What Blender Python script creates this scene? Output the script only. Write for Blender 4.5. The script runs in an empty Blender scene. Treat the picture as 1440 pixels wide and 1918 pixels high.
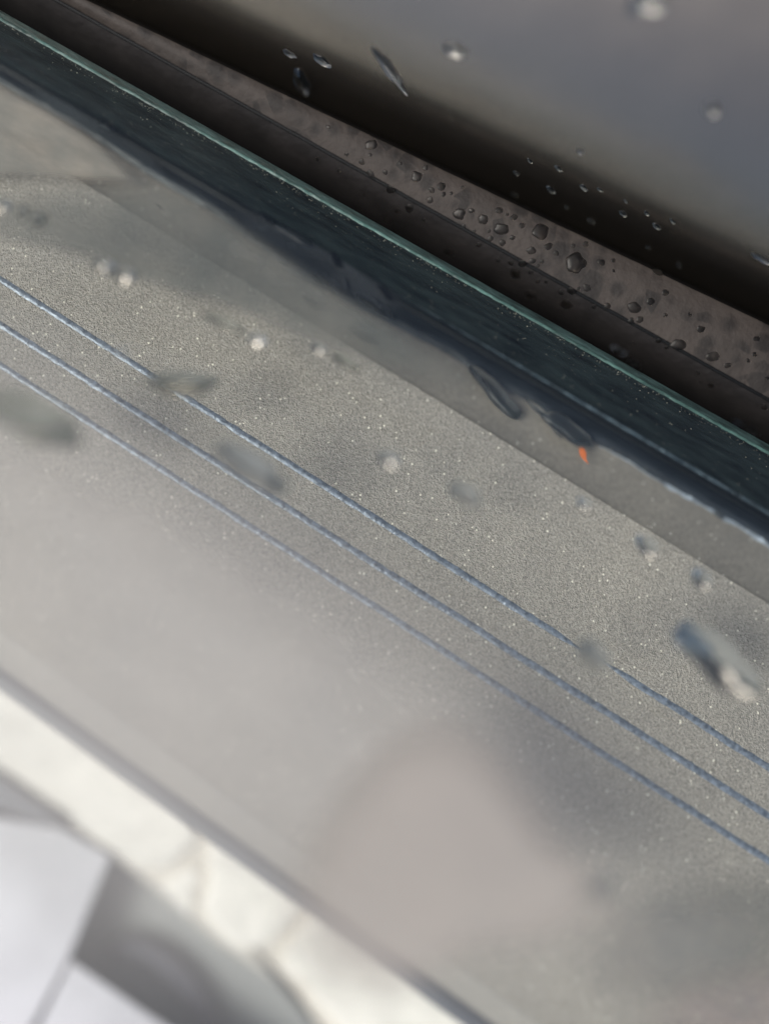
import bpy, math, random
from mathutils import Vector, Matrix, noise
random.seed(7)
scene = bpy.context.scene
COL = scene.collection
MM = 0.001
# ------------------------------------------------------------------ camera
CAM_H = 0.080            # camera height above the focus plane, looking down on the window edge
FPX = 2000.0             # focal length in photograph pixels (1440 wide)
cam = bpy.data.cameras.new('camera')
cam.sensor_fit = 'HORIZONTAL'; cam.sensor_width = 36.0; cam.lens = 36.0 * FPX / 1440.0
cam.clip_start = 0.002; cam.clip_end = 50.0
cam.dof.use_dof = True; cam.dof.focus_distance = CAM_H + 0.0007; cam.dof.aperture_fstop = 4.6
cam_o = bpy.data.objects.new('camera', cam); COL.objects.link(cam_o)
cam_o.location = (0, 0, CAM_H)
scene.camera = cam_o
# ------------------------------------------------------------------ light
SUN_EL, SUN_AZ = math.radians(60), math.radians(262)   # azimuth clockwise from +Y
world = bpy.data.worlds.new('World'); scene.world = world; world.use_nodes = True
wn = world.node_tree.nodes; wl = world.node_tree.links
bg = wn['Background']; bg.inputs['Strength'].default_value = 0.10
sky = wn.new('ShaderNodeTexSky'); sky.sky_type = 'NISHITA'; sky.sun_disc = False
sky.sun_elevation = SUN_EL; sky.sun_rotation = SUN_AZ; sky.air_density = 1.0; sky.dust_density = 3.0; sky.ozone_density = 1.0
wl.new(sky.outputs[0], bg.inputs['Color'])
sun = bpy.data.lights.new('sun', 'SUN'); sun.energy = 3.6; sun.angle = math.radians(24); sun.color = (1.0, 0.975, 0.94)
sun_o = bpy.data.objects.new('sun', sun); COL.objects.link(sun_o)
sd = Vector((math.sin(SUN_AZ) * math.cos(SUN_EL), math.cos(SUN_AZ) * math.cos(SUN_EL), math.sin(SUN_EL)))
sun_o.rotation_euler = sd.to_track_quat('Z', 'Y').to_euler(); sun_o.location = sd * 0.5
vs = scene.view_settings
vs.view_transform = 'Standard'; vs.look = 'None'; vs.exposure = 0.0; vs.gamma = 1.0; vs.use_curve_mapping = False
scene.render.engine = 'CYCLES'
scene.cycles.sample_clamp_indirect = 6.0
scene.cycles.max_bounces = 14; scene.cycles.transparent_max_bounces = 24; scene.cycles.transmission_bounces = 10
scene.cycles.use_denoising = True
# ------------------------------------------------------------------ geometry helpers
def P(x, y, z=0.0):
    """point at height z that the photograph shows at pixel (x, y)"""
    s = (CAM_H - z) / FPX
    return Vector(((x - 720) * s, -(y - 959) * s, z))
EDGE = (35.0, 0.566)                       # the glass edge: y at x = 0, slope
E0 = P(0, EDGE[0]); E1 = P(1000, EDGE[0] + 1000 * EDGE[1])
U = (E1 - E0).normalized()                 # along the glass edge
V = Vector((U.y, -U.x, 0)); V = V if V.y < 0 else -V   # across it, over the panel
def vdist(p): return (p - E0).dot(V)
class Plane:                               # z = a + b * v
    def __init__(s, a, b):
        s.a, s.b = a, b
        s.n = (Vector((0, 0, 1)) - V * b).normalized()
    def hit(s, x, y):
        d = Vector(((x - 720) / FPX, -(y - 959) / FPX, -1.0))
        k = (s.a + s.b * (-E0.dot(V)) - CAM_H) / (-1.0 - s.b * d.dot(V))
        return Vector((0, 0, CAM_H)) + d * k
    def frame(s):
        n = s.n; x = U.copy(); y = n.cross(x).normalized()
        return x, y, n
GLASS = Plane(0.0, 0.445)
MAIN = Plane(-2.2 * MM - 0.2 * 9.2 * MM, 0.2)
def link(name, verts, faces, mat, parent=None, smooth=True):
    me = bpy.data.meshes.new(name)
    me.from_pydata([tuple(v) for v in verts], [], faces)
    me.update(calc_edges=True)
    for p in me.polygons: p.use_smooth = smooth
    if mat is not None:
        for m in (mat if isinstance(mat, (list, tuple)) else [mat]): me.materials.append(m)
    o = bpy.data.objects.new(name, me); COL.objects.link(o)
    if parent is not None:
        o.parent = parent; o.matrix_parent_inverse = Matrix.Translation(-parent.location)
    return o
def fix_normals(o):
    import bmesh
    bm = bmesh.new(); bm.from_mesh(o.data); bmesh.ops.recalc_face_normals(bm, faces=bm.faces); bm.to_mesh(o.data); bm.free()
    return o
def thing(name, loc, label, cat, group=None):
    o = bpy.data.objects.new(name, None); o.empty_display_size = 0.002; COL.objects.link(o); o.location = loc
    return tag(o, label, cat, group)
def tag(o, label=None, cat=None, group=None, kind=None):
    if label: o['label'] = label
    if cat: o['category'] = cat
    if group: o['group'] = group
    if kind: o['kind'] = kind
    return o
XA, XB = -650, 2100
def rows_mesh(name, rows, mat, parent=None, n=90, xa=XA, xb=XB, jitter=None, smooth=True, closed=False):
    """rows: functions x -> world point; the sheet between consecutive rows"""
    verts, faces = [], []
    for r, f in enumerate(rows):
        for i in range(n + 1):
            x = xa + (xb - xa) * i / n
            p = f(x)
            if jitter: p = p + jitter(r, x, p)
            verts.append(p)
    R = len(rows)
    for r in range(R if closed else R - 1):
        for i in range(n):
            a = r * (n + 1) + i; b = ((r + 1) % R) * (n + 1) + i
            faces.append((a, b, b + 1, a + 1))
    return link(name, verts, faces, mat, parent, smooth)
def row(y0, m, z): return lambda x: P(x, y0 + m * x, z)
def prow(y0, m, plane, dz=0.0):
    def f(x):
        p = plane.hit(x, y0 + m * x); p.z += dz
        return p
    return f
def nz(p, s): return noise.noise(Vector(p) * s)
# ------------------------------------------------------------------ material helpers
def new_mat(name):
    m = bpy.data.materials.new(name); m.use_nodes = True
    nt = m.node_tree; return m, nt, nt.nodes['Principled BSDF']
def node(nt, t, **kw):
    n = nt.nodes.new(t)
    for k, v in kw.items(): setattr(n, k, v)
    return n
def coords(nt, scale=(1, 1, 1), rot=0.0):
    tc = node(nt, 'ShaderNodeTexCoord'); mp = node(nt, 'ShaderNodeMapping')
    mp.inputs['Scale'].default_value = scale; mp.inputs['Rotation'].default_value = (0, 0, rot)
    nt.links.new(tc.outputs['Object'], mp.inputs['Vector'])
    return mp.outputs['Vector']
def noise_n(nt, vec, scale, detail=3, rough=0.55):
    n = node(nt, 'ShaderNodeTexNoise'); n.inputs['Scale'].default_value = scale
    n.inputs['Detail'].default_value = detail; n.inputs['Roughness'].default_value = rough
    nt.links.new(vec, n.inputs['Vector']); return n
def ramp(nt, fac, stops):
    r = node(nt, 'ShaderNodeValToRGB'); e = r.color_ramp.elements
    while len(e) < len(stops): e.new(0.5)
    for k, (p, c) in enumerate(stops): e[k].position = p; e[k].color = (*c, 1)
    nt.links.new(fac, r.inputs['Fac']); return r.outputs['Color']
def mixc(nt, fac, a, b, mode='MIX'):
    m = node(nt, 'ShaderNodeMix', data_type='RGBA', blend_type=mode)
    for s, v in ((0, fac), (6, a), (7, b)):
        if hasattr(v, 'is_output'): nt.links.new(v, m.inputs[s])
        else: m.inputs[s].default_value = v if s == 0 else (*v, 1)
    return m.outputs[2]
def bump(nt, bsdf, height, strength, dist, prev=None):
    b = node(nt, 'ShaderNodeBump'); b.inputs['Strength'].default_value = strength; b.inputs['Distance'].default_value = dist
    nt.links.new(height, b.inputs['Height'])
    if prev is not None: nt.links.new(prev, b.inputs['Normal'])
    nt.links.new(b.outputs['Normal'], bsdf.inputs['Normal']); return b.outputs['Normal']
ANG = math.atan2(U.y, U.x)
# grained grey panel with pale flecks
def grain_material(name, lo, hi, fleck, amount, grain=4600, bstr=0.5, rough=0.42):
    m, nt, b = new_mat(name)
    v = coords(nt)
    n1 = noise_n(nt, v, grain, 2, 0.6)
    c = ramp(nt, n1.outputs['Fac'], [(0.34, lo), (0.66, hi)])
    n2 = noise_n(nt, v, 75, 6, 0.62)
    c = mixc(nt, 1.0, c, ramp(nt, n2.outputs['Fac'], [(0.3, (0.84, 0.84, 0.85)), (0.7, (1.10, 1.09, 1.07))]), 'MULTIPLY')
    vo = node(nt, 'ShaderNodeTexVoronoi'); vo.inputs['Scale'].default_value = 3300; nt.links.new(v, vo.inputs['Vector'])
    sep = node(nt, 'ShaderNodeSeparateColor'); nt.links.new(vo.outputs['Color'], sep.inputs[0])
    pick = node(nt, 'ShaderNodeMath', operation='GREATER_THAN'); pick.inputs[1].default_value = 1 - amount; nt.links.new(sep.outputs[0], pick.inputs[0])
    near = node(nt, 'ShaderNodeMath', operation='LESS_THAN'); near.inputs[1].default_value = 0.27; nt.links.new(vo.outputs['Distance'], near.inputs[0])
    mul = node(nt, 'ShaderNodeMath', operation='MULTIPLY'); nt.links.new(pick.outputs[0], mul.inputs[0]); nt.links.new(near.outputs[0], mul.inputs[1])
    c = mixc(nt, mul.outputs[0], c, fleck)
    nt.links.new(c, b.inputs['Base Color'])
    b.inputs['Roughness'].default_value = rough
    vn = node(nt, 'ShaderNodeTexNoise'); vn.inputs['Scale'].default_value = grain * 1.9; vn.inputs['Detail'].default_value = 1; nt.links.new(v, vn.inputs['Vector'])
    ad = node(nt, 'ShaderNodeMath', operation='ADD'); nt.links.new(n1.outputs['Fac'], ad.inputs[0]); nt.links.new(vn.outputs['Fac'], ad.inputs[1])
    bump(nt, b, ad.outputs[0], bstr, 0.00012)
    return m
M_PANEL = grain_material('grained_grey_plastic', (0.225, 0.194, 0.164), (0.43, 0.376, 0.325), (0.85, 0.76, 0.64), 0.07, grain=5600, bstr=0.9, rough=0.36)
M_PANEL.node_tree.nodes['Principled BSDF'].inputs['Specular IOR Level'].default_value = 1.0
M_FACET = grain_material('smooth_grey_plastic', (0.215, 0.188, 0.162), (0.275, 0.243, 0.21), (0.6, 0.56, 0.5), 0.05, 3000, 0.25, 0.4)
M_LIP = grain_material('pale_edge_plastic', (0.37, 0.335, 0.30), (0.42, 0.38, 0.345), (0.6, 0.56, 0.5), 0.02, 3000, 0.1, 0.4)
M_PAD = grain_material('beige_grey_plastic', (0.25, 0.228, 0.195), (0.32, 0.292, 0.25), (0.75, 0.7, 0.6), 0.05, 2500, 0.3, 0.45)
def simple(name, col, rough=0.5, metal=0.0, var=0.15, scale=200, stretch=1.0, bstr=0.0, bscale=2000, spec=0.5):
    m, nt, b = new_mat(name)
    v = coords(nt, (1, stretch, stretch) if stretch != 1 else (1, 1, 1))
    if stretch != 1:
        tc = node(nt, 'ShaderNodeTexCoord'); mp = node(nt, 'ShaderNodeVectorRotate'); mp.rotation_type = 'Z_AXIS'; mp.inputs['Angle'].default_value = -ANG
        nt.links.new(tc.outputs['Object'], mp.inputs['Vector'])
        mm = node(nt, 'ShaderNodeMapping'); mm.inputs['Scale'].default_value = (1, stretch, stretch); nt.links.new(mp.outputs[0], mm.inputs['Vector']); v = mm.outputs[0]
    n = noise_n(nt, v, scale, 4)
    c = ramp(nt, n.outputs['Fac'], [(0.3, tuple(k * (1 - var) for k in col)), (0.7, tuple(k * (1 + var) for k in col))])
    nt.links.new(c, b.inputs['Base Color']); b.inputs['Roughness'].default_value = rough; b.inputs['Metallic'].default_value = metal
    b.inputs['Specular IOR Level'].default_value = spec
    if bstr:
        n2 = noise_n(nt, v, bscale, 3); bump(nt, b, n2.outputs['Fac'], bstr, 0.0002)
    return m
M_LINE = simple('blue_grey_print', (0.205, 0.225, 0.265), 0.34, 0.3, 0.5, 2600, bstr=0.35, bscale=4200)
M_STRIPE = simple('slate_reflected_edge', (0.10, 0.105, 0.125), 0.4, 0, 0.1)
M_TEAL = simple('dark_teal_ground_glass', (0.0075, 0.011, 0.011), 0.4, 0, 0.8, 260, 7, 0.3, 700, spec=0.15)
M_RIM = simple('green_glass_rim', (0.046, 0.092, 0.079), 0.35, 0, 0.8, 420, 3, 0.6, 1400, spec=0.35)
M_RIMLO = simple('dull_green_glass_rim', (0.036, 0.064, 0.060), 0.4, 0, 0.6, 420, 4, 0.5, 1400, spec=0.3)
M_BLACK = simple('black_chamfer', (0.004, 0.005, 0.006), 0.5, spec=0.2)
M_SPARK = simple('painted_glint_edge', (0.30, 0.335, 0.39), 0.38, 0, 0.9, 900, 1, 0.9, 3500)
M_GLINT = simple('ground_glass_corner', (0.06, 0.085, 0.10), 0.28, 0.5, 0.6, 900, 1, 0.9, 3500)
M_SEAL = simple('navy_black_sealant', (0.020, 0.024, 0.030), 0.4, 0, 0.4, 300, 6, 0.5, 700)
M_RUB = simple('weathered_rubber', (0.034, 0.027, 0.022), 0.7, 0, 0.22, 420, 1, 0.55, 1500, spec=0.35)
nt = M_RUB.node_tree; b = nt.nodes['Principled BSDF']; src = b.inputs['Base Color'].links[0].from_socket
vo = node(nt, 'ShaderNodeTexVoronoi'); vo.inputs['Scale'].default_value = 700; nt.links.new(coords(nt), vo.inputs['Vector'])
wob = noise_n(nt, coords(nt), 240, 2)
sb = node(nt, 'ShaderNodeMath', operation='SUBTRACT'); 
rs = node(nt, 'ShaderNodeSeparateColor'); nt.links.new(vo.outputs['Color'], rs.inputs[0])
rg = node(nt, 'ShaderNodeMath', operation='MULTIPLY_ADD'); rg.inputs[1].default_value = 0.75; nt.links.new(rs.outputs[0], rg.inputs[0]); nt.links.new(vo.outputs['Distance'], rg.inputs[2])
nt.links.new(rg.outputs[0], sb.inputs[0]); nt.links.new(wob.outputs['Fac'], sb.inputs[1])
dk = ramp(nt, sb.outputs[0], [(0.0, (0.42, 0.42, 0.42)), (0.36, (1, 1, 1))]); nt.links.new(mixc(nt, 1.0, src, dk, 'MULTIPLY'), b.inputs['Base Color'])
M_RUBD = simple('shaded_rubber', (0.011, 0.0095, 0.009), 0.65, 0, 0.35, 420, 1, 0.5, 1500, spec=0.3)  # same rubber with the shade of the gap put into its colour
M_WHITE = simple('reflection_white', (0.54, 0.515, 0.545), 0.5, 0, 0.14, 110)
M_STONE = simple('reflection_stone', (0.85, 0.785, 0.715), 0.7, 0, 0.14, 420, 1, 0.4, 800)
M_MORTAR = simple('tan_joint', (0.66, 0.595, 0.52), 0.8, 0, 0.1, 260)
M_MAT = simple('reflection_grey', (0.25, 0.255, 0.25), 0.6, 0, 0.1, 70)
M_TUBE = simple('reflection_slate', (0.09, 0.09, 0.11), 0.5, 0, 0.1)
M_DUST = simple('pale_dust', (0.26, 0.25, 0.2), 0.7, 0, 0.5, 900)
M_ORANGE = simple('orange_speck', (0.85, 0.16, 0.02), 0.5)
# car paint: charcoal metallic under clear coat
m, nt, b = new_mat('charcoal_car_paint'); M_PAINT = m
v = coords(nt); n = noise_n(nt, v, 6000, 1)
nt.links.new(ramp(nt, n.outputs['Fac'], [(0.35, (0.33, 0.292, 0.246)), (0.65, (0.38, 0.337, 0.284))]), b.inputs['Base Color'])
b.inputs['Metallic'].default_value = 1.0; b.inputs['Roughness'].default_value = 0.27
nn = noise_n(nt, v, 60, 2); bump(nt, b, nn.outputs['Fac'], 0.2, 0.002)
# clear tinted pane: transparent with a reflection that grows towards grazing view
m = bpy.data.materials.new('clear_green_glass'); m.use_nodes = True; M_PANE = m
nt = m.node_tree; nt.nodes.remove(nt.nodes['Principled BSDF']); out = nt.nodes['Material Output']
lw = node(nt, 'ShaderNodeLayerWeight'); lw.inputs['Blend'].default_value = 0.5
pw = node(nt, 'ShaderNodeMath', operation='POWER'); pw.inputs[1].default_value = 5.0; nt.links.new(lw.outputs['Facing'], pw.inputs[0])
ma = node(nt, 'ShaderNodeMath', operation='MULTIPLY_ADD'); ma.inputs[1].default_value = 0.95; ma.inputs[2].default_value = 0.045; nt.links.new(pw.outputs[0], ma.inputs[0])
tr = node(nt, 'ShaderNodeBsdfTransparent'); tr.inputs['Color'].default_value = (0.965, 0.985, 0.975, 1)
gl = node(nt, 'ShaderNodeBsdfGlossy'); gl.inputs['Roughness'].default_value = 0.02
mx = node(nt, 'ShaderNodeMixShader'); nt.links.new(ma.outputs[0], mx.inputs[0]); nt.links.new(tr.outputs[0], mx.inputs[1]); nt.links.new(gl.outputs[0], mx.inputs[2])
nt.links.new(mx.outputs[0], out.inputs['Surface'])
# water
m = bpy.data.materials.new('water'); m.use_nodes = True; M_WATER = m
nt = m.node_tree; nt.nodes.remove(nt.nodes['Principled BSDF']); out = nt.nodes['Material Output']
g = node(nt, 'ShaderNodeBsdfGlass'); g.inputs['IOR'].default_value = 1.333; g.inputs['Roughness'].default_value = 0.28; g.inputs['Color'].default_value = (0.95, 0.97, 0.985, 1)
nt.links.new(g.outputs[0], out.inputs['Surface'])

def tinted_water(name, col, rough):
    m = M_WATER.copy(); m.name = name
    g = [n for n in m.node_tree.nodes if n.type == 'BSDF_GLASS'][0]; g.inputs['Color'].default_value = (*col, 1); g.inputs['Roughness'].default_value = rough
    return m
M_WATERD = tinted_water('dark_refraction_water', (0.90, 0.92, 0.91), 0.2)  # tint puts the dark refraction of these drops into the water colour
M_WATERB = tinted_water('bright_water', (0.97, 0.99, 1.0), 0.1)
M_WATERR = tinted_water('dull_water', (0.72, 0.70, 0.68), 0.35)
# hazy film for water, residue and painted haze: more or less see-through with its own thickness
def haze_film(name, col, most, least=0.5, vary=1.0):
    m = bpy.data.materials.new(name); m.use_nodes = True
    nt = m.node_tree; b = nt.nodes['Principled BSDF']; out = nt.nodes['Material Output']
    b.inputs['Roughness'].default_value = 0.45; b.inputs['Specular IOR Level'].default_value = 0.2
    cn = noise_n(nt, coords(nt), 210, 5, 0.6)
    nt.links.new(ramp(nt, cn.outputs['Fac'], [(0.3, (col[0] * (1 - .22 * vary), col[1] * (1 - .17 * vary), col[2] * (1 - .14 * vary))), (0.7, (col[0] * (1 + .18 * vary), col[1] * (1 + .14 * vary), col[2] * (1 + .11 * vary)))]), b.inputs['Base Color'])
    at = node(nt, 'ShaderNodeAttribute'); at.attribute_name = 'thickness'
    vr = node(nt, 'ShaderNodeVectorRotate'); vr.rotation_type = 'Z_AXIS'; vr.inputs['Angle'].default_value = -ANG; nt.links.new(coords(nt), vr.inputs['Vector'])
    vm = node(nt, 'ShaderNodeMapping'); vm.inputs['Scale'].default_value = (1, 3.2, 1); nt.links.new(vr.outputs[0], vm.inputs['Vector'])
    n = noise_n(nt, vm.outputs[0], 170, 4)
    ml = node(nt, 'ShaderNodeMapRange'); ml.inputs['From Min'].default_value = 0.25; ml.inputs['From Max'].default_value = 0.75
    ml.inputs['To Min'].default_value = least * most; ml.inputs['To Max'].default_value = most; nt.links.new(n.outputs['Fac'], ml.inputs['Value'])
    mu = node(nt, 'ShaderNodeMath', operation='MULTIPLY'); nt.links.new(at.outputs['Fac'], mu.inputs[0]); nt.links.new(ml.outputs[0], mu.inputs[1])
    tr = node(nt, 'ShaderNodeBsdfTransparent'); mx = node(nt, 'ShaderNodeMixShader')
    nt.links.new(mu.outputs[0], mx.inputs[0]); nt.links.new(tr.outputs[0], mx.inputs[1]); nt.links.new(b.outputs[0], mx.inputs[2])
    nt.links.new(mx.outputs[0], out.inputs['Surface']); return m
M_FILM = haze_film('greenish_water_film', (0.145, 0.15, 0.135), 0.85)
M_HAZE = haze_film('pale_haze', (0.43, 0.39, 0.35), 0.88, 0.88, 0.15)
M_HAZED = haze_film('grey_haze', (0.27, 0.247, 0.228), 0.8, 0.8)
M_GLARE = haze_film('pale_glare', (0.675, 0.635, 0.585), 0.50, 0.88, 0.12)
M_WETD = haze_film('dark_wet_residue', (0.05, 0.055, 0.06), 0.95, 0.45)
M_WETB = haze_film('black_wet_residue', (0.006, 0.007, 0.009), 0.97, 0.8)
M_OR = haze_film('orange_speck', (0.75, 0.17, 0.04), 0.9, 0.7)
M_PADF = haze_film('beige_border', (0.36, 0.325, 0.275), 0.9, 0.6)
M_PINK = haze_film('pinkish_reflection', (0.42, 0.33, 0.31), 0.6)
# ================================================================== the setting
q = 0.35
bk = link('reflection_backing', [(-q, -q, -19 * MM), (q, -q, -19 * MM), (q, q, -19 * MM), (-q, q, -19 * MM)], [(0, 1, 2, 3)], M_MAT)  # floor of the scene modelled in place of the reflection
tag(bk, 'blurred grey surface far below the glass, in place of a reflection at bottom left', kind='structure')

# ================================================================== grained panel under the glass
panel = thing('grained_panel', P(700, 1000, -8 * MM), 'grey grained plastic panel with three fine blue lines under the glass', 'panel')
rows_mesh('panel_face', [prow(245, .615, MAIN), prow(420, .63, MAIN), prow(700, .65, MAIN), prow(950, .69, MAIN), prow(1176, .735, MAIN)], M_PANEL, panel)
def facet_jit(r, x, p): return Vector((0, 0, 0.00012 * nz(p, 160) if r else 0))
rows_mesh('sloping_border', [prow(246, .615, MAIN, 0.00004), prow(238, .613, MAIN, -0.00025), row(200, .606, -3.2 * MM), row(157, .60, -4.2 * MM)], M_FACET, panel, jitter=facet_jit)
def lip(dz): return dz
rows_mesh('edge_lip', [prow(1175, .735, MAIN, 0.02 * MM), prow(1180, .735, MAIN, 0.08 * MM), prow(1186, .733, MAIN, 0.1 * MM), prow(1225, .73, MAIN, 0.15 * MM), prow(1252, .726, MAIN, 0.35 * MM)], M_LIP, panel)
strp = []
for k in range(9):
    a = math.pi * k / 8
    strp.append(prow(1268 - 24 * math.cos(a), .725, MAIN, 0.1 * MM + 0.55 * MM * math.sin(a)))
strp += [lambda x: P(x, 1250 + .725 * x, -8 * MM)]
rows_mesh('reflected_edge', strp, M_STRIPE, panel)  # dark strip modelled in place of a reflected roof line
# printed lines: raised, slightly ragged
def print_line(y0, m, xa, xb, w=14):
    n = int((xb - xa) / 7)
    verts, faces = [], []
    prof = [(-0.5, -0.02), (-0.3, 0.05), (0.0, 0.075), (0.3, 0.05), (0.5, -0.02)]
    for i in range(n + 1):
        x = xa + (xb - xa) * i / n
        t = min(1.0, min(i, n - i) / 9.0 + 0.15)
        ww = w * t * (1 + 0.22 * noise.noise(Vector((x * .06, y0, 0))) + 0.12 * noise.noise(Vector((x * .35, y0, 3))))
        ww *= 0.88 + 0.12 * min(1.0, max(0.0, (x + 100) / 800))
        off = 1.5 * noise.noise(Vector((x * .012, y0, 7))) + 0.35 * noise.noise(Vector((x * .2, y0, 9)))
        for (o, h) in prof:
            p = MAIN.hit(x - 0.5 * o * ww, y0 + m * x + off + o * ww * 0.9)
            p.z += h * MM * (0.4 + 0.6 * t) * (1 + 0.25 * noise.noise(Vector((x * .3, y0 + o, 1))))
            verts.append(p)
    k = len(prof)
    for i in range(n):
        for j in range(k - 1):
            a = i * k + j; faces.append((a, a + 1, a + k + 1, a + k))
    return fix_normals(link('printed_line', verts, faces, M_LINE, panel))
l1 = print_line(522, .639, -650, 1092); l1b = print_line(517, .640, 1128, 2100)
l2 = print_line(607, .6405, -650, 2100, 14.5); l3 = print_line(683, .646, -650, 2100, 14)

# ================================================================== glass pane
glass = thing('window_glass', E0 + U * 0.03 - Vector((0, 0, 4 * MM)), 'clear window glass with dark teal edge and thin green rim', 'window')
a0 = P(XA, EDGE[0] + EDGE[1] * XA); a1 = P(XB, EDGE[0] + EDGE[1] * XB)
gd = (V + Vector((0, 0, GLASS.b)))
L = 78 * MM
bk0 = P(XA, 112 + .592 * XA, -4 * MM); bk1 = P(XB, 112 + .592 * XB, -4 * MM)
vv = [a0, a1, a1 + gd * L, a0 + gd * L, bk0, bk1, bk1 + gd * (L - 4 * MM), bk0 + gd * (L - 4 * MM)]
fix_normals(link('pane', vv, [(0, 1, 2, 3), (7, 6, 5, 4), (2, 6, 7, 3)], M_PANE, glass, False))
def edge_jit(r, x, p): return Vector((0, 0, 0.00005 * nz(p, 300)))
rows_mesh('ground_edge', [row(36.5, .566, -0.02 * MM), row(60, .574, -1.3 * MM), row(90, .584, -3.0 * MM), row(107, .590, -3.85 * MM), row(112, .592, -4.0 * MM)], M_TEAL, glass, n=220, jitter=edge_jit)
rim = rows_mesh('green_rim', [row(31, .566, 0.03 * MM), row(34, .566, 0.09 * MM), row(37, .566, 0.04 * MM)], M_RIM, glass, n=700, jitter=lambda r, x, p: Vector((0, (0.00005 if r == 2 else 0.00002) * nz(p, 1500), 0.00004 * nz(p, 900))))
rows_mesh('outer_bevel', [row(18, .566, -0.55 * MM), row(24, .566, -0.15 * MM), row(30.5, .566, 0.03 * MM)], M_RIMLO, glass, n=120)
rows_mesh('edge_back', [row(18, .566, -0.55 * MM), row(22, .566, -3.5 * MM)], M_BLACK, glass)
rows_mesh('black_chamfer', [row(112, .592, -4.0 * MM), row(118, .592, -4.7 * MM), row(127, .592, -4.7 * MM)], M_BLACK, glass)
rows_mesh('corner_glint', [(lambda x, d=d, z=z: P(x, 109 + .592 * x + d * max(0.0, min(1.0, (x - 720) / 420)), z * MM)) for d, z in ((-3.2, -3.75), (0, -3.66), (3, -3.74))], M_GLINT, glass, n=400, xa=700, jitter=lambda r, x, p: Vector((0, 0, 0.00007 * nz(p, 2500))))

# ================================================================== sealant bead below the edge
seal = thing('sealant_bead', P(700, 560, -7 * MM), 'lumpy dark sealant bead along the underside of the glass edge', 'sealant')
def seal_row(y0, m, z, amp):
    def f(x):
        lump = 0.0
        for (cx, w, h) in ((480, 60, 16), (560, 55, 30), (650, 60, 20), (740, 70, 12), (920, 50, 10), (1060, 55, 10), (130, 90, -6), (300, 90, 4)):
            lump += h * math.exp(-((x - cx) / w) ** 2)
        wob = 5 * noise.noise(Vector((x * .011, 2.2, y0 * .01))) + 2.5 * noise.noise(Vector((x * .05, 8.2, y0 * .02)))
        return P(x, y0 + m * x + amp * (lump + wob), z + amp * 0.012 * MM * lump)
    return f
rows_mesh('bead', [row(124, .592, -5.0 * MM), seal_row(130, .593, -4.5 * MM, .15), seal_row(141, .596, -4.15 * MM, .5), seal_row(152, .599, -3.95 * MM, 1.0), seal_row(160, .60, -4.3 * MM, 1.0)], M_SEAL, seal, n=300)
rows_mesh('painted_glint', [(lambda x, d=d, z=z: seal_row(157 + d * max(0.0, min(1.0, (x - 1100) / 200)) * (.7 + .9 * noise.noise(Vector((x * .03, 3, d)))), .6, z * MM, 1.0)(x)) for d, z in ((-5, -3.9), (0, -3.74), (7, -3.95))], M_SPARK, seal, n=420, xa=1120, xb=XB, jitter=lambda r, x, p: Vector((0, 0, 0.00012 * nz(p, 1900))))  # pale colour stands in for the sky glint along this edge

# ================================================================== rubber weatherstrip
rub = thing('rubber_weatherstrip', P(800, 350, -9 * MM), 'wet brownish black rubber weatherstrip between glass edge and car body', 'weatherstrip')
TB = (-78.0, .477)
def rj(r, x, p): return Vector((0, 0, 0.00006 * nz(p, 700)))
rows_mesh('outer_wall', [row(TB[0] - 6, TB[1], -10.0 * MM), row(TB[0] - 1, TB[1], -1.3 * MM), row(TB[0], TB[1], -1.15 * MM)], M_BLACK, rub)  # coloured black to darken its reflection in the car body
rows_mesh('outer_lip', [row(TB[0], TB[1], -1.15 * MM), row(TB[0] + 3, TB[1] + .001, -1.0 * MM),
    lambda x: P(x, .5 * (TB[0] - 58) + .5 * (TB[1] + .562) * x, -1.25 * MM), row(-64, .562, -1.75 * MM)], M_RUB, rub, n=200, jitter=rj)
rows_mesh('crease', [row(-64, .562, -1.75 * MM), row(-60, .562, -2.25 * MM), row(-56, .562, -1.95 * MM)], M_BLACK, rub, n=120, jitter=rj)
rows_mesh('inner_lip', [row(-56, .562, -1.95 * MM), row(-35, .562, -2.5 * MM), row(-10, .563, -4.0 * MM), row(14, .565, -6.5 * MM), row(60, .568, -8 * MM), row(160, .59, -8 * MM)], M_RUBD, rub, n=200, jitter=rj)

# ================================================================== car body panel
body = thing('car_body_panel', P(1100, 100, 4 * MM), 'glossy charcoal car body panel curving up at top right', 'car body')
brow = []
zz = -9.5 * MM; qprev = 0.0
prof = [(0, 76), (15, 75), (30, 73), (50, 70), (75, 65), (100, 60), (130, 54), (170, 48), (220, 43), (290, 39), (370, 36), (470, 34), (600, 33), (760, 32), (950, 31), (1200, 30)]
prof2 = []
for k, (qq, s) in enumerate(prof):
    if k: zz += (qq - qprev) * 0.04 * MM * 0.9 * math.tan(math.radians(0.5 * (s + prof[k - 1][1])))
    qprev = qq; prof2.append((qq, zz))
def body_row(qq, z):
    def f(x):
        p0 = P(x, TB[0] + TB[1] * x - 4, -1.0 * MM)
        n2 = Vector((0.43, 0.90, 0))
        p = p0 + n2 * (qq * 0.036 * MM); p.z = z
        return p
    return f
rows_mesh('body_skin', [body_row(qq, z) for qq, z in prof2], M_PAINT, body, n=60, xa=-900, xb=2300)

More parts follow.
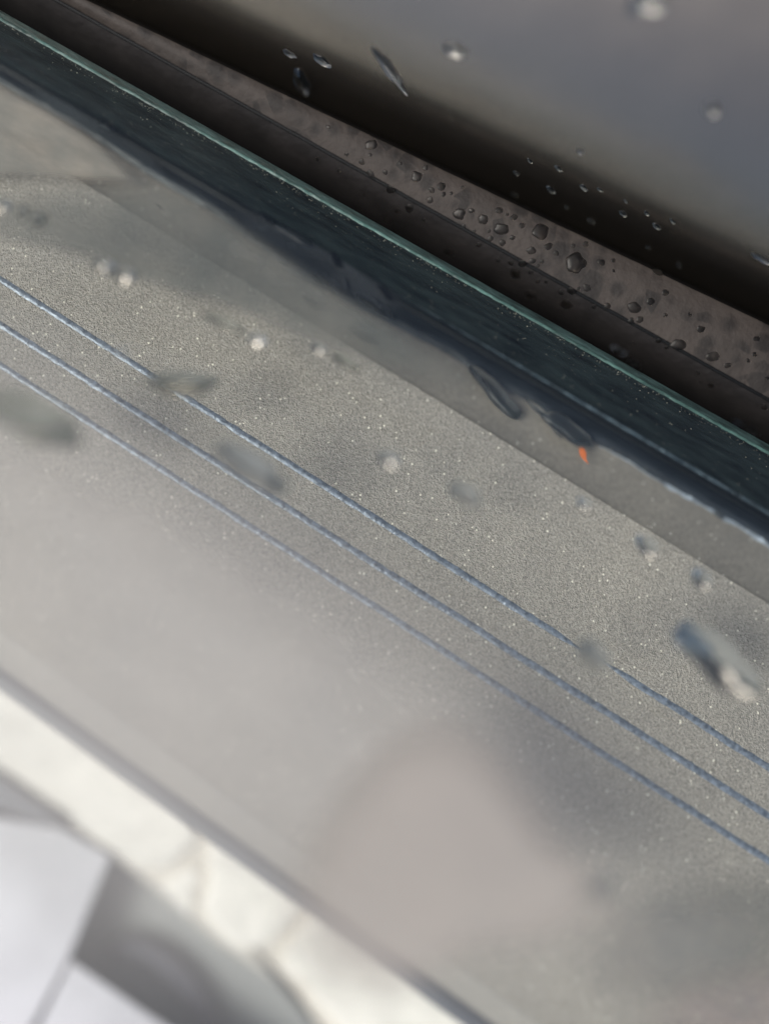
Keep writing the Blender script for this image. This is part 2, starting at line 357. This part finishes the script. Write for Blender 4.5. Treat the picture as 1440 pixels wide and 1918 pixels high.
# ================================================================== things below the glass standing in for the reflection at bottom left
def slab(name, pts, zt, th, mat, parent=None, bev=6.0, wob=0.0):
    cx = sum(p[0] for p in pts) / len(pts); cy = sum(p[1] for p in pts) / len(pts)
    ring = []
    n = len(pts)
    def ins(d):
        r = []
        for x, y in pts:
            dx, dy = cx - x, cy - y; l = math.hypot(dx, dy) or 1
            r.append((x + dx / l * d, y + dy / l * d))
        return r
    levels = [(ins(0), zt - th), (ins(0), zt - bev * .04 * MM), (ins(bev * .35), zt - bev * .014 * MM), (ins(bev), zt)]
    verts, faces = [], []
    for lv, z in levels:
        for x, y in lv: verts.append(P(x, y, z + wob * noise.noise(Vector((x * .01, y * .01, 0)))))
    for r in range(3):
        for i in range(n):
            j = (i + 1) % n
            faces.append((r * n + i, r * n + j, (r + 1) * n + j, (r + 1) * n + i))
    verts.append(P(cx, cy, zt)); c = len(verts) - 1
    for i in range(n): faces.append((3 * n + i, 3 * n + (i + 1) % n, c))
    faces.append(tuple(range(n))[::-1])
    return fix_normals(link(name, verts, faces, mat, parent, False))
def smooth_pts(pts, it=2):
    for _ in range(it):
        o = []
        for i in range(len(pts)):
            a, b_ = pts[i], pts[(i + 1) % len(pts)]
            o += [(a[0] * .75 + b_[0] * .25, a[1] * .75 + b_[1] * .25), (a[0] * .25 + b_[0] * .75, a[1] * .25 + b_[1] * .75)]
        pts = o
    return pts
def rough(pts, a=9):
    return [(x + a * noise.noise(Vector((x * .021, y * .021, 1))) + a * .6 * noise.noise(Vector((x * .07, y * .07, 2))), y + a * noise.noise(Vector((x * .021, y * .021, 5))) + a * .6 * noise.noise(Vector((x * .07, y * .07, 6)))) for x, y in smooth_pts(pts, 3)]
ledge = thing('reflection_ledge', P(300, 1600, -19 * MM), 'blurred cream white stone ledge in place of a reflected building beside the panel edge, bottom left', 'stone ledge')  # stones modelled in place of the reflected building
slab('joint_bed', [(-650, 700), (700, 1620), (1400, 2150), (1300, 2420), (640, 1985), (560, 1860), (420, 1770), (290, 1660), (100, 1515), (-100, 1395), (-650, 1080)], -13.7 * MM, 4.8 * MM, M_MORTAR, ledge, 8)
slab('stone', rough([(-650, 690), (250, 1330), (385, 1545), (360, 1600), (285, 1640), (215, 1600), (100, 1508), (-100, 1385), (-650, 1070)]), -13 * MM, 2.5 * MM, M_STONE, ledge, 14)
slab('stone', rough([(300, 1645), (375, 1612), (372, 1660), (360, 1720), (318, 1680)]), -13.3 * MM, 2 * MM, M_STONE, ledge, 10)
slab('stone', rough([(392, 1560), (480, 1520), (650, 1640), (560, 1715), (500, 1780), (440, 1772), (380, 1730), (388, 1640)]), -13 * MM, 2.5 * MM, M_STONE, ledge, 14)
slab('stone', rough([(575, 1716), (670, 1640), (1400, 2140), (1300, 2420), (660, 1975), (590, 1860), (515, 1790)]), -13 * MM, 2.5 * MM, M_STONE, ledge, 14)
wb = slab('reflection_card', [(-500, 1330), (-40, 1525), (112, 1548), (208, 1603), (128, 1800), (60, 1925), (-60, 2150), (-500, 2150)], -12.6 * MM, 2.0 * MM, M_WHITE, None, 5)  # card modelled in place of a bright reflection
tag(wb, 'blurred white card in place of a bright reflection, slanted corner at far left bottom', 'card')
wb2 = slab('reflection_card', [(134, 1800), (330, 1935), (600, 2130), (-30, 2130)], -12.2 * MM, 1.6 * MM, M_WHITE, None, 5)
tag(wb2, 'blurred white card in place of a bright reflection at the bottom edge, below the slanted one', 'card')
ds = slab('reflection_strip', [(-300, 1330), (-100, 1405), (0, 1455), (70, 1505), (128, 1543), (60, 1536), (0, 1518), (-300, 1440)], -12.0 * MM, 1.0 * MM, M_TUBE, None, 4)  # dark wedge of the modelled reflection scene
tag(ds, 'small dark pointed strip in place of a reflected dark wedge above the white card at left', 'strip')
# dark bent tube standing in for a dark curve in the reflection
pts = [(205, 1790), (235, 1768), (275, 1775), (320, 1805), (360, 1850), (385, 1900), (400, 1960), (410, 2050)]
def tube(name, pts, z, rad, mat, seg=10):
    for _ in range(2):
        o = [pts[0]]
        for i in range(len(pts) - 1):
            a, b_ = pts[i], pts[i + 1]
            o += [(a[0] * .75 + b_[0] * .25, a[1] * .75 + b_[1] * .25), (a[0] * .25 + b_[0] * .75, a[1] * .25 + b_[1] * .75)]
        pts = o + [pts[-1]]
    ps = [P(x, y, z) for x, y in pts]; verts, faces = [], []
    for i, p in enumerate(ps):
        t = (ps[min(i + 1, len(ps) - 1)] - ps[max(i - 1, 0)]).normalized(); s = t.cross(Vector((0, 0, 1)))
        r = rad * (0.55 + 0.45 * math.sin(math.pi * min(1, (i + 1) / len(ps) * 1.3) * .5))
        for k in range(seg):
            a = 2 * math.pi * k / seg; verts.append(p + s * (r * math.cos(a)) + Vector((0, 0, r * math.sin(a))))
    for i in range(len(ps) - 1):
        for k in range(seg):
            faces.append((i * seg + k, i * seg + (k + 1) % seg, (i + 1) * seg + (k + 1) % seg, (i + 1) * seg + k))
    faces.append(tuple(range(seg))); faces.append(tuple(range((len(ps) - 1) * seg, len(ps) * seg))[::-1])
    return fix_normals(link(name, verts, faces, mat))
tag(tube('reflection_tube', pts, -17.7 * MM, 1.3 * MM, M_TUBE), 'blurred dark grey bent tube in place of a reflected dark curve', 'tube')

# ================================================================== water
def drop(name, surf, cx, cy, a, b, rot, h, label, group=None, lump=0.28, seg=28, rings=7, cat='water drop', tail=0.0):
    """a dome of water: semi-axes a, b in photograph pixels, height h as a share of b, lying on a surface (point, x axis, y axis, normal)"""
    o, ex, ey, n, px = surf(cx, cy)
    r = math.radians(-rot)
    ix = ex * math.cos(r) + ey * math.sin(r); iy = -ex * math.sin(r) + ey * math.cos(r)
    sd_ = cx * .37 + cy * .11
    verts, faces = [], []
    H = h * min(a, b) * px
    for k in range(rings):
        t = k / (rings - 1)
        rr = math.cos(t * math.pi / 2 * .96) if k else 1.0
        hh = math.sin(t * math.pi / 2) ** 0.9
        for i in range(seg):
            th = 2 * math.pi * i / seg
            w = 1 + lump * (noise.noise(Vector((math.cos(th) * 1.3 + sd_, math.sin(th) * 1.3, sd_))) * 1.6)
            x = a * math.cos(th) * w * rr; y = b * math.sin(th) * w * rr
            if tail: y *= (1 - tail * (x / a) * .8)
            verts.append(o + (ix * x + iy * y) * px + n * (H * hh + 0.01 * MM))
    verts.append(o + n * (H + 0.01 * MM)); c = len(verts) - 1
    for k in range(rings - 1):
        for i in range(seg):
            j = (i + 1) % seg
            faces.append((k * seg + i, k * seg + j, (k + 1) * seg + j, (k + 1) * seg + i))
    for i in range(seg): faces.append(((rings - 1) * seg + i, (rings - 1) * seg + (i + 1) % seg, c))
    faces.append(tuple(range(seg))[::-1])
    ob = fix_normals(link(name, [v_ - o for v_ in verts], faces, M_WATER)); ob.location = o
    return tag(ob, label, cat, group)
def on_plane(pl):
    def f(x, y):
        p = pl.hit(x, y); ex = Vector((1, 0, 0)); ex = (ex - pl.n * ex.dot(pl.n)).normalized(); ey = pl.n.cross(ex)
        return p, ex, ey, pl.n, (CAM_H - p.z) / FPX
    return f
ON_GLASS = on_plane(GLASS)
def ray_surf(obj):
    """surface of a built mesh straight behind a pixel"""
    from mathutils.bvhtree import BVHTree
    me = obj.data
    bv = BVHTree.FromPolygons([v_.co for v_ in me.vertices], [tuple(p.vertices) for p in me.polygons])
    def f(x, y):
        d = Vector(((x - 720) / FPX, -(y - 959) / FPX, -1.0)).normalized()
        loc, n, _, _ = bv.ray_cast(Vector((0, 0, CAM_H)), d)
        if loc is None: return None
        if n.z < 0: n = -n
        ex = Vector((1, 0, 0)); ex = (ex - n * ex.dot(n)).normalized(); ey = n.cross(ex)
        return loc, ex, ey, n, (CAM_H - loc.z) / FPX
    return f
G = 'water drops on the window glass'
for (cx, cy, a, b, rot, h, lab) in [
    (197, 500, 22, 17, 25, .95, 'bright pale blue water drop on glass, left one of the close pair'),
    (236, 518, 17, 19, 60, .95, 'bright pale blue water drop on glass, right one of the close pair'),
    (4, 386, 16, 16, 0, .95, 'pale water drop on glass cut by the left picture edge'),
    (44, 398, 10, 15, 20, .95, 'narrow faint water drop on glass near the left edge'),
    (74, 412, 12, 17, 20, .95, 'faint blue water drop on glass just right of the narrow one'),
    (420, 605, 50, 11, 22, .5, 'long thin dark water streak on glass above the lines'),
    (482, 637, 17, 15, 0, .65, 'round bright water drop at the lower end of the thin streak'),
    (596, 652, 15, 12, 30, .6, 'small bright water drop right of the round one'),
    (648, 680, 36, 11, 38, .45, 'short dark water streak right of the small bright drop'),
    (336, 716, 66, 26, 0, .25, 'broad dark blurred water drop breaking the top blue line'),
    (470, 875, 78, 30, 34, .28, 'large oval blurred water drop lying over the middle blue line'),
    (62, 785, 105, 44, 18, .22, 'wide dark blurred water drop at left below the blue lines'),
    (725, 860, 20, 18, 0, .4, 'faint round water drop on the grained area above the lines'),
    (872, 926, 32, 22, 35, .5, 'bluish oval water drop above the lines near the middle'),
    (1093, 945, 13, 13, 0, .6, 'tiny round water drop below the orange speck'),
    (1210, 1024, 26, 17, 45, .6, 'bright tipped water drop, left of the two near the right edge'),
    (1314, 1084, 20, 17, 45, .6, 'bright tipped water drop, right of the two near the right edge'),
    (1350, 1240, 100, 42, 38, .3, 'largest pale water drop cut by the right picture edge'),
    (1108, 1226, 38, 24, 40, .35, 'shallow water drop covering the break in the top blue line'),
    (225, 663, 9, 13, 20, .5, 'tiny pale water drop resting over the top blue line at left'),
    (1130, 1664, 40, 17, -5, .35, 'pale blurred oblong drop in place of a reflection low on the right'),  # drop shape stands in for a reflected patch
]:
    dd = drop('water_drop', ON_GLASS, cx, cy, a, b, rot, h, lab, G, cat='water drop')
    if 'dark' in lab: dd.data.materials.clear(); dd.data.materials.append(M_WATERD)
    elif 'bright' in lab or 'pale' in lab or 'round' in lab: dd.data.materials.clear(); dd.data.materials.append(M_WATERB)
def film(pts, hgt, label, mat, soft=0.5, GLASS=GLASS, name='soft_film', parent=None, cat='water film'):
    pts = smooth_pts(pts, 2); n = len(pts)
    cx = sum(p[0] for p in pts) / n; cy = sum(p[1] for p in pts) / n
    verts, faces, th = [], [], []
    K = 9
    for r in range(K):
        d = r / K; t = min(1.0, d / soft); t = t * t * (3 - 2 * t)
        for x, y in pts:
            xx, yy = x + (cx - x) * d, y + (cy - y) * d
            verts.append(GLASS.hit(xx, yy) + GLASS.n * (0.012 * MM + hgt * t)); th.append(t)
    verts.append(GLASS.hit(cx, cy) + GLASS.n * hgt); th.append(1.0); c = len(verts) - 1
    for r in range(K - 1):
        for i in range(n):
            j = (i + 1) % n; faces.append((r * n + i, r * n + j, (r + 1) * n + j, (r + 1) * n + i))
    for i in range(n): faces.append(((K - 1) * n + i, (K - 1) * n + (i + 1) % n, c))
    o = fix_normals(link(name, verts, faces, mat, parent))
    a = o.data.attributes.new('thickness', 'FLOAT', 'POINT')
    a.data.foreach_set('value', th)
    return tag(o, label, cat)
film([(-160, 335), (120, 335), (255, 335), (330, 330), (420, 392), (540, 468), (640, 540), (800, 640), (960, 745), (900, 760), (760, 710), (640, 670), (520, 620), (400, 570), (300, 545), (180, 505), (90, 455), (-160, 425)], .05 * MM, 'thin greenish water film below the beige corner at upper left', M_FILM, .35)
film([(600, 1900), (500, 1830), (470, 1700), (530, 1540), (610, 1410), (720, 1310), (850, 1280), (970, 1370), (1040, 1480), (1110, 1590), (1220, 1650), (1190, 1750), (1060, 1800), (930, 1810), (800, 1870), (720, 1920)], .03 * MM, 'broad smooth pale hazy patch over the lower middle of the panel', M_HAZE, .5)  # pale soft-edged patch that hides the grain
film([(1040, 1760), (1100, 1660), (1260, 1620), (1460, 1600), (1660, 1640), (1660, 1820), (1400, 1880), (1200, 1930), (1080, 1900), (1040, 1850)], .06 * MM, 'dark grey soft patch in the bottom right corner', M_HAZED, .95, Plane(MAIN.a + .15 * MM, MAIN.b))  # darker soft-edged patch laid over the panel
film([(1150, 1900), (1250, 1830), (1420, 1780), (1600, 1780), (1640, 2050), (1150, 2050)], .06 * MM, 'pinkish painted reflection at the very bottom right edge', M_PINK, .8, Plane(MAIN.a + .3 * MM, MAIN.b))  # pink reflection painted as a soft film
# beige corner pad under the glass
film([(-420, -80), (-60, 122), (60, 182), (150, 232), (220, 283), (280, 348), (280, 350), (200, 350), (100, 342), (0, 338), (-420, 310)], .03 * MM, None, M_PADF, .3, Plane(-4.75 * MM, 0.445), 'beige_corner', panel, None)
# condensation and wet residue
film([(-900, 220), (-100, 430), (450, 760), (950, 1090), (1450, 1500), (1650, 2250), (-900, 2250)], .01 * MM, 'painted pale misty condensation over the lower left of the glass', M_GLARE, .95, GLASS, 'glare', None, 'glare')  # reflection haze painted into a pale film, stronger towards the lower left
WET = Plane(-5.0 * MM, 0.43)
for pts_, lab in [
    ([(395, 372), (470, 385), (540, 410), (610, 452), (700, 512), (790, 580), (770, 604), (720, 590), (690, 566), (650, 566), (610, 530), (560, 500), (520, 480), (470, 448), (430, 430)], 'ragged dark wet patch along the sealant left of centre'),
    ([(870, 690), (905, 700), (940, 735), (965, 775), (940, 772), (915, 745), (890, 715)], 'dark slanted wet patch below the sealant, right of centre'),
    ([(1015, 772), (1060, 785), (1105, 815), (1125, 850), (1085, 845), (1045, 820)], 'dark wet patch touching the orange speck'),
    ([(40, 142), (130, 190), (210, 240), (300, 300), (330, 335), (280, 320), (200, 268), (110, 210), (30, 165)], 'dark wet patch above the beige corner at upper left'),
    ([(560, 545), (590, 560), (620, 585), (600, 590), (570, 570)], 'small dark wet patch below the long ragged one, upper'),
    ([(640, 600), (690, 622), (720, 650), (690, 645), (655, 625)], 'small dark wet patch below the long ragged one, lower')]:
    film(pts_, .02 * MM, lab, M_WETD, .4, WET, 'wet_patch', None, 'wet patch')
for (cx, cy, a, b, rot, mt) in [(588, 521, 16, 4, 22, 0), (628, 541, 15, 4, 24, 0), (645, 530, 16, 5, 50, 0), (668, 556, 12, 3.5, 28, 0), (705, 568, 22, 5, 35, 0), (552, 421, 26, 5, 38, 1), (628, 486, 20, 8, 35, 1), (500, 408, 24, 6, 22, 1), (720, 548, 26, 6, 34, 1), (300, 388, 12, 4, 20, 0), (672, 604, 16, 3, 35, 0), (900, 712, 34, 5, 48, 0), (205, 232, 30, 6, 32, 1), (1040, 806, 26, 6, 36, 0), (470, 470, 12, 3, 15, 0), (530, 494, 14, 3, 12, 0)]:
    r = math.radians(rot); pts_ = []
    for k in range(12):
        t = 2 * math.pi * k / 12; x = a * math.cos(t); y = b * math.sin(t) * (1 + .5 * noise.noise(Vector((cx, k * 1.7, 0)))) + b * .8 * math.sin(x / a * 2)
        pts_.append((cx + x * math.cos(r) - y * math.sin(r), cy + x * math.sin(r) + y * math.cos(r)))
    tag(film(pts_, .02 * MM, 'thin dark wet sliver clinging below the glass edge', M_WETB if mt else M_WETD, .45, Plane(-4.6 * MM, 0.43), 'wet_sliver', None, 'wet sliver'), group='wet slivers along the sealant')
# drops along the sealant
for (cx, cy, a, b, rot, h, lab) in [
    (930, 738, 64, 17, 47, .6, 'long dark water drop at the sealant, left of the orange speck'),
    (1062, 803, 56, 18, 36, .6, 'dark water drop at the sealant just above the orange speck'),
    (545, 437, 62, 16, 30, .5, 'dark water drop filling the widest lump of the sealant'),
    (640, 500, 34, 11, 36, .5, 'dark water drop on the sealant right of the widest lump'),
    (612, 524, 24, 8, 30, .5, 'small glossy water drop just below the sealant lump'),
    (488, 424, 12, 6, 15, .8, 'tiny pale glinting water drop at the left end of the ragged wet patch'),
    (545, 461, 10, 4, 15, .8, 'tiny pale glinting water drop under the ragged wet patch'),
    (200, 236, 14, 6, 20, .8, 'tiny glinting water drop on the dark edge above the beige corner'),
    (1010, 770, 30, 7, 40, .7, 'slim glinting water drop between the two dark drops at the sealant'),
    (700, 570, 40, 9, 30, .5, 'thin glossy water drop below the sealant near the middle')]:
    pl = Plane(-5.2 * MM, 0.42)
    drop('water_drop', on_plane(pl), cx, cy, a, b, rot, h, lab, 'water drops along the sealant')
film([(1080, 836), (1092, 834), (1100, 848), (1098, 862), (1106, 874), (1094, 866), (1084, 854)], .02 * MM, 'small orange speck beside the dark wet patch', M_OR, .45, Plane(-4.8 * MM, 0.43), 'orange_speck', None, 'speck')
# droplets on the rubber
lipS = ray_surf(bpy.data.objects['outer_lip']); inS = ray_surf(bpy.data.objects['inner_lip']); bodyS = ray_surf(bpy.data.objects['body_skin'])
big = [(1012, 433, 15, 15), (1078, 492, 19, 19), (938, 428, 14, 11), (905, 410, 9, 9), (965, 512, 11, 13), (995, 552, 12, 14), (860, 400, 11, 11), (780, 330, 10, 9), (695, 270, 11, 9), (1232, 510, 11, 8), (1188, 576, 13, 10), (1335, 668, 13, 9), (1270, 645, 14, 10), (840, 470, 9, 11), (725, 410, 9, 9), (1060, 570, 12, 12)]
spots = list(big)
tries = 0
while len(spots) < 95 and tries < 6000:
    tries += 1
    x = random.uniform(560, 1440)
    f = random.random() ** .8
    top = TB[0] + TB[1] * x; bot = -64 + .562 * x + 45
    y = top + 10 + (bot - top - 10) * f
    if random.random() > math.exp(-((x - 980) / 260) ** 2) + .16: continue
    r = random.choice([3.5, 4, 5, 6, 7, 8])
    if any(math.hypot(x - s[0], y - s[1]) < r + s[2] + 3 for s in spots): continue
    spots.append((x, y, r, r * random.uniform(.7, 1.0)))
for k_, (x, y, a, b) in enumerate(spots):
    s = lipS if lipS(x, y) is not None else inS
    if s(x, y) is None: continue
    drop('water_droplet', s, x, y, a, b, random.uniform(-20, 50), .15, ('widest dull water droplet on the rubber weatherstrip' if k_ == 1 else 'round dull water droplet up left of the widest one on the weatherstrip' if k_ == 0 else 'tiny dull water droplet beaded on the rubber weatherstrip'), 'droplets beaded on the rubber weatherstrip', seg=20, rings=5, lump=.2).data.materials[0] = M_WATERR
for (x, y, a, b, rot, lab) in [(1162, 656, 15, 12, 20, 'rounded grey water drop in the dark gap beside the glass rim, upper of two'),
                               (1188, 682, 12, 11, 30, 'rounded pale water drop touching the glass rim, lower of two'),
                               (1398, 800, 28, 9, 10, 'flat pale water drop in the dark gap at right')]:
    if inS(x, y): drop('water_drop', inS, x, y, a, b, rot, .6, lab, 'drops in the gap beside the glass rim')
for (x, y, a, b, rot, lab) in [
    (541, 99, 15, 6, 20, 'small dark water drop on the car body, leftmost one'),
    (603, 112, 19, 10, 25, 'pale oval water drop on the car body'),
    (565, 152, 17, 26, -20, 'pale tailed water drop on the car body near the weatherstrip'),
    (733, 133, 48, 12, 48, 'long slug shaped water drop on the car body'),
    (852, 95, 22, 13, 10, 'flat dull water drop on the car body above the long one'),
    (1212, 8, 34, 22, 0, 'large pale water drop on the car body at the top edge'),
    (1335, 206, 12, 10, 0, 'small round water drop high on the car body at right'),
    (1428, 486, 24, 7, 15, 'thin dark water drop on the car body at the right edge'),
    (1086, 283, 8, 5, 30, 'tiny crescent water drop in the middle of the car body')]:
    if bodyS(x, y): drop('water_drop', bodyS, x, y, a, b, rot, .35, lab, 'water drops on the car body').data.materials[0] = M_WATERB if 'pale' in lab else M_WATER
bs = []
for _ in range(400):
    if len(bs) >= 16: break
    x = random.uniform(950, 1300); y = TB[0] + TB[1] * x - random.uniform(14, 110)
    if abs(x - 1130) > 180 or any(math.hypot(x - s[0], y - s[1]) < 22 for s in bs): continue
    if bodyS(x, y) is None: continue
    bs.append((x, y)); r = random.uniform(4, 9)
    drop('water_droplet', bodyS, x, y, r * 1.3, r * .7, 35, .5, 'tiny water droplet on the dark lower part of the car body', 'tiny droplets on the car body', seg=14, rings=5).data.materials[0] = M_WATERD
# dust on the teal edge and chips along the rim
verts, faces = [], []
def grit(p, r):
    k = len(verts)
    for d in ((1, 0, 0), (-.6, .8, 0), (-.5, -.8, .1), (0, 0, .8)):
        verts.append(p + Vector([c * r * random.uniform(.6, 1.3) for c in d]))
    faces.extend([(k, k + 1, k + 2), (k, k + 1, k + 3), (k + 1, k + 2, k + 3), (k + 2, k, k + 3)])
for _ in range(420):
    x = random.uniform(-100, 1540); t = random.random()
    grit(P(x, 40 + .568 * x + t * (70 + .024 * x), (-.1 - 3.8 * t) * MM + .06 * MM), random.choice([.018, .02, .025, .03, .05]) * MM)
for _ in range(260):
    x = random.uniform(1130, 1700)
    grit(P(x, 157 + .6 * x + random.gauss(0, 3), -3.8 * MM), random.uniform(.02, .06) * MM)  # pale grains added to break up the painted glint
for _ in range(380):
    x = random.uniform(-100, 1540)
    grit(P(x, 39 + .566 * x + abs(random.gauss(0, 5)), .03 * MM), random.uniform(.02, .05) * MM)
o = link('dust', verts, faces, M_DUST); tag(o, 'fine pale dust, grit and painted glint specks scattered along the dark glass edge', 'dust', kind='stuff')
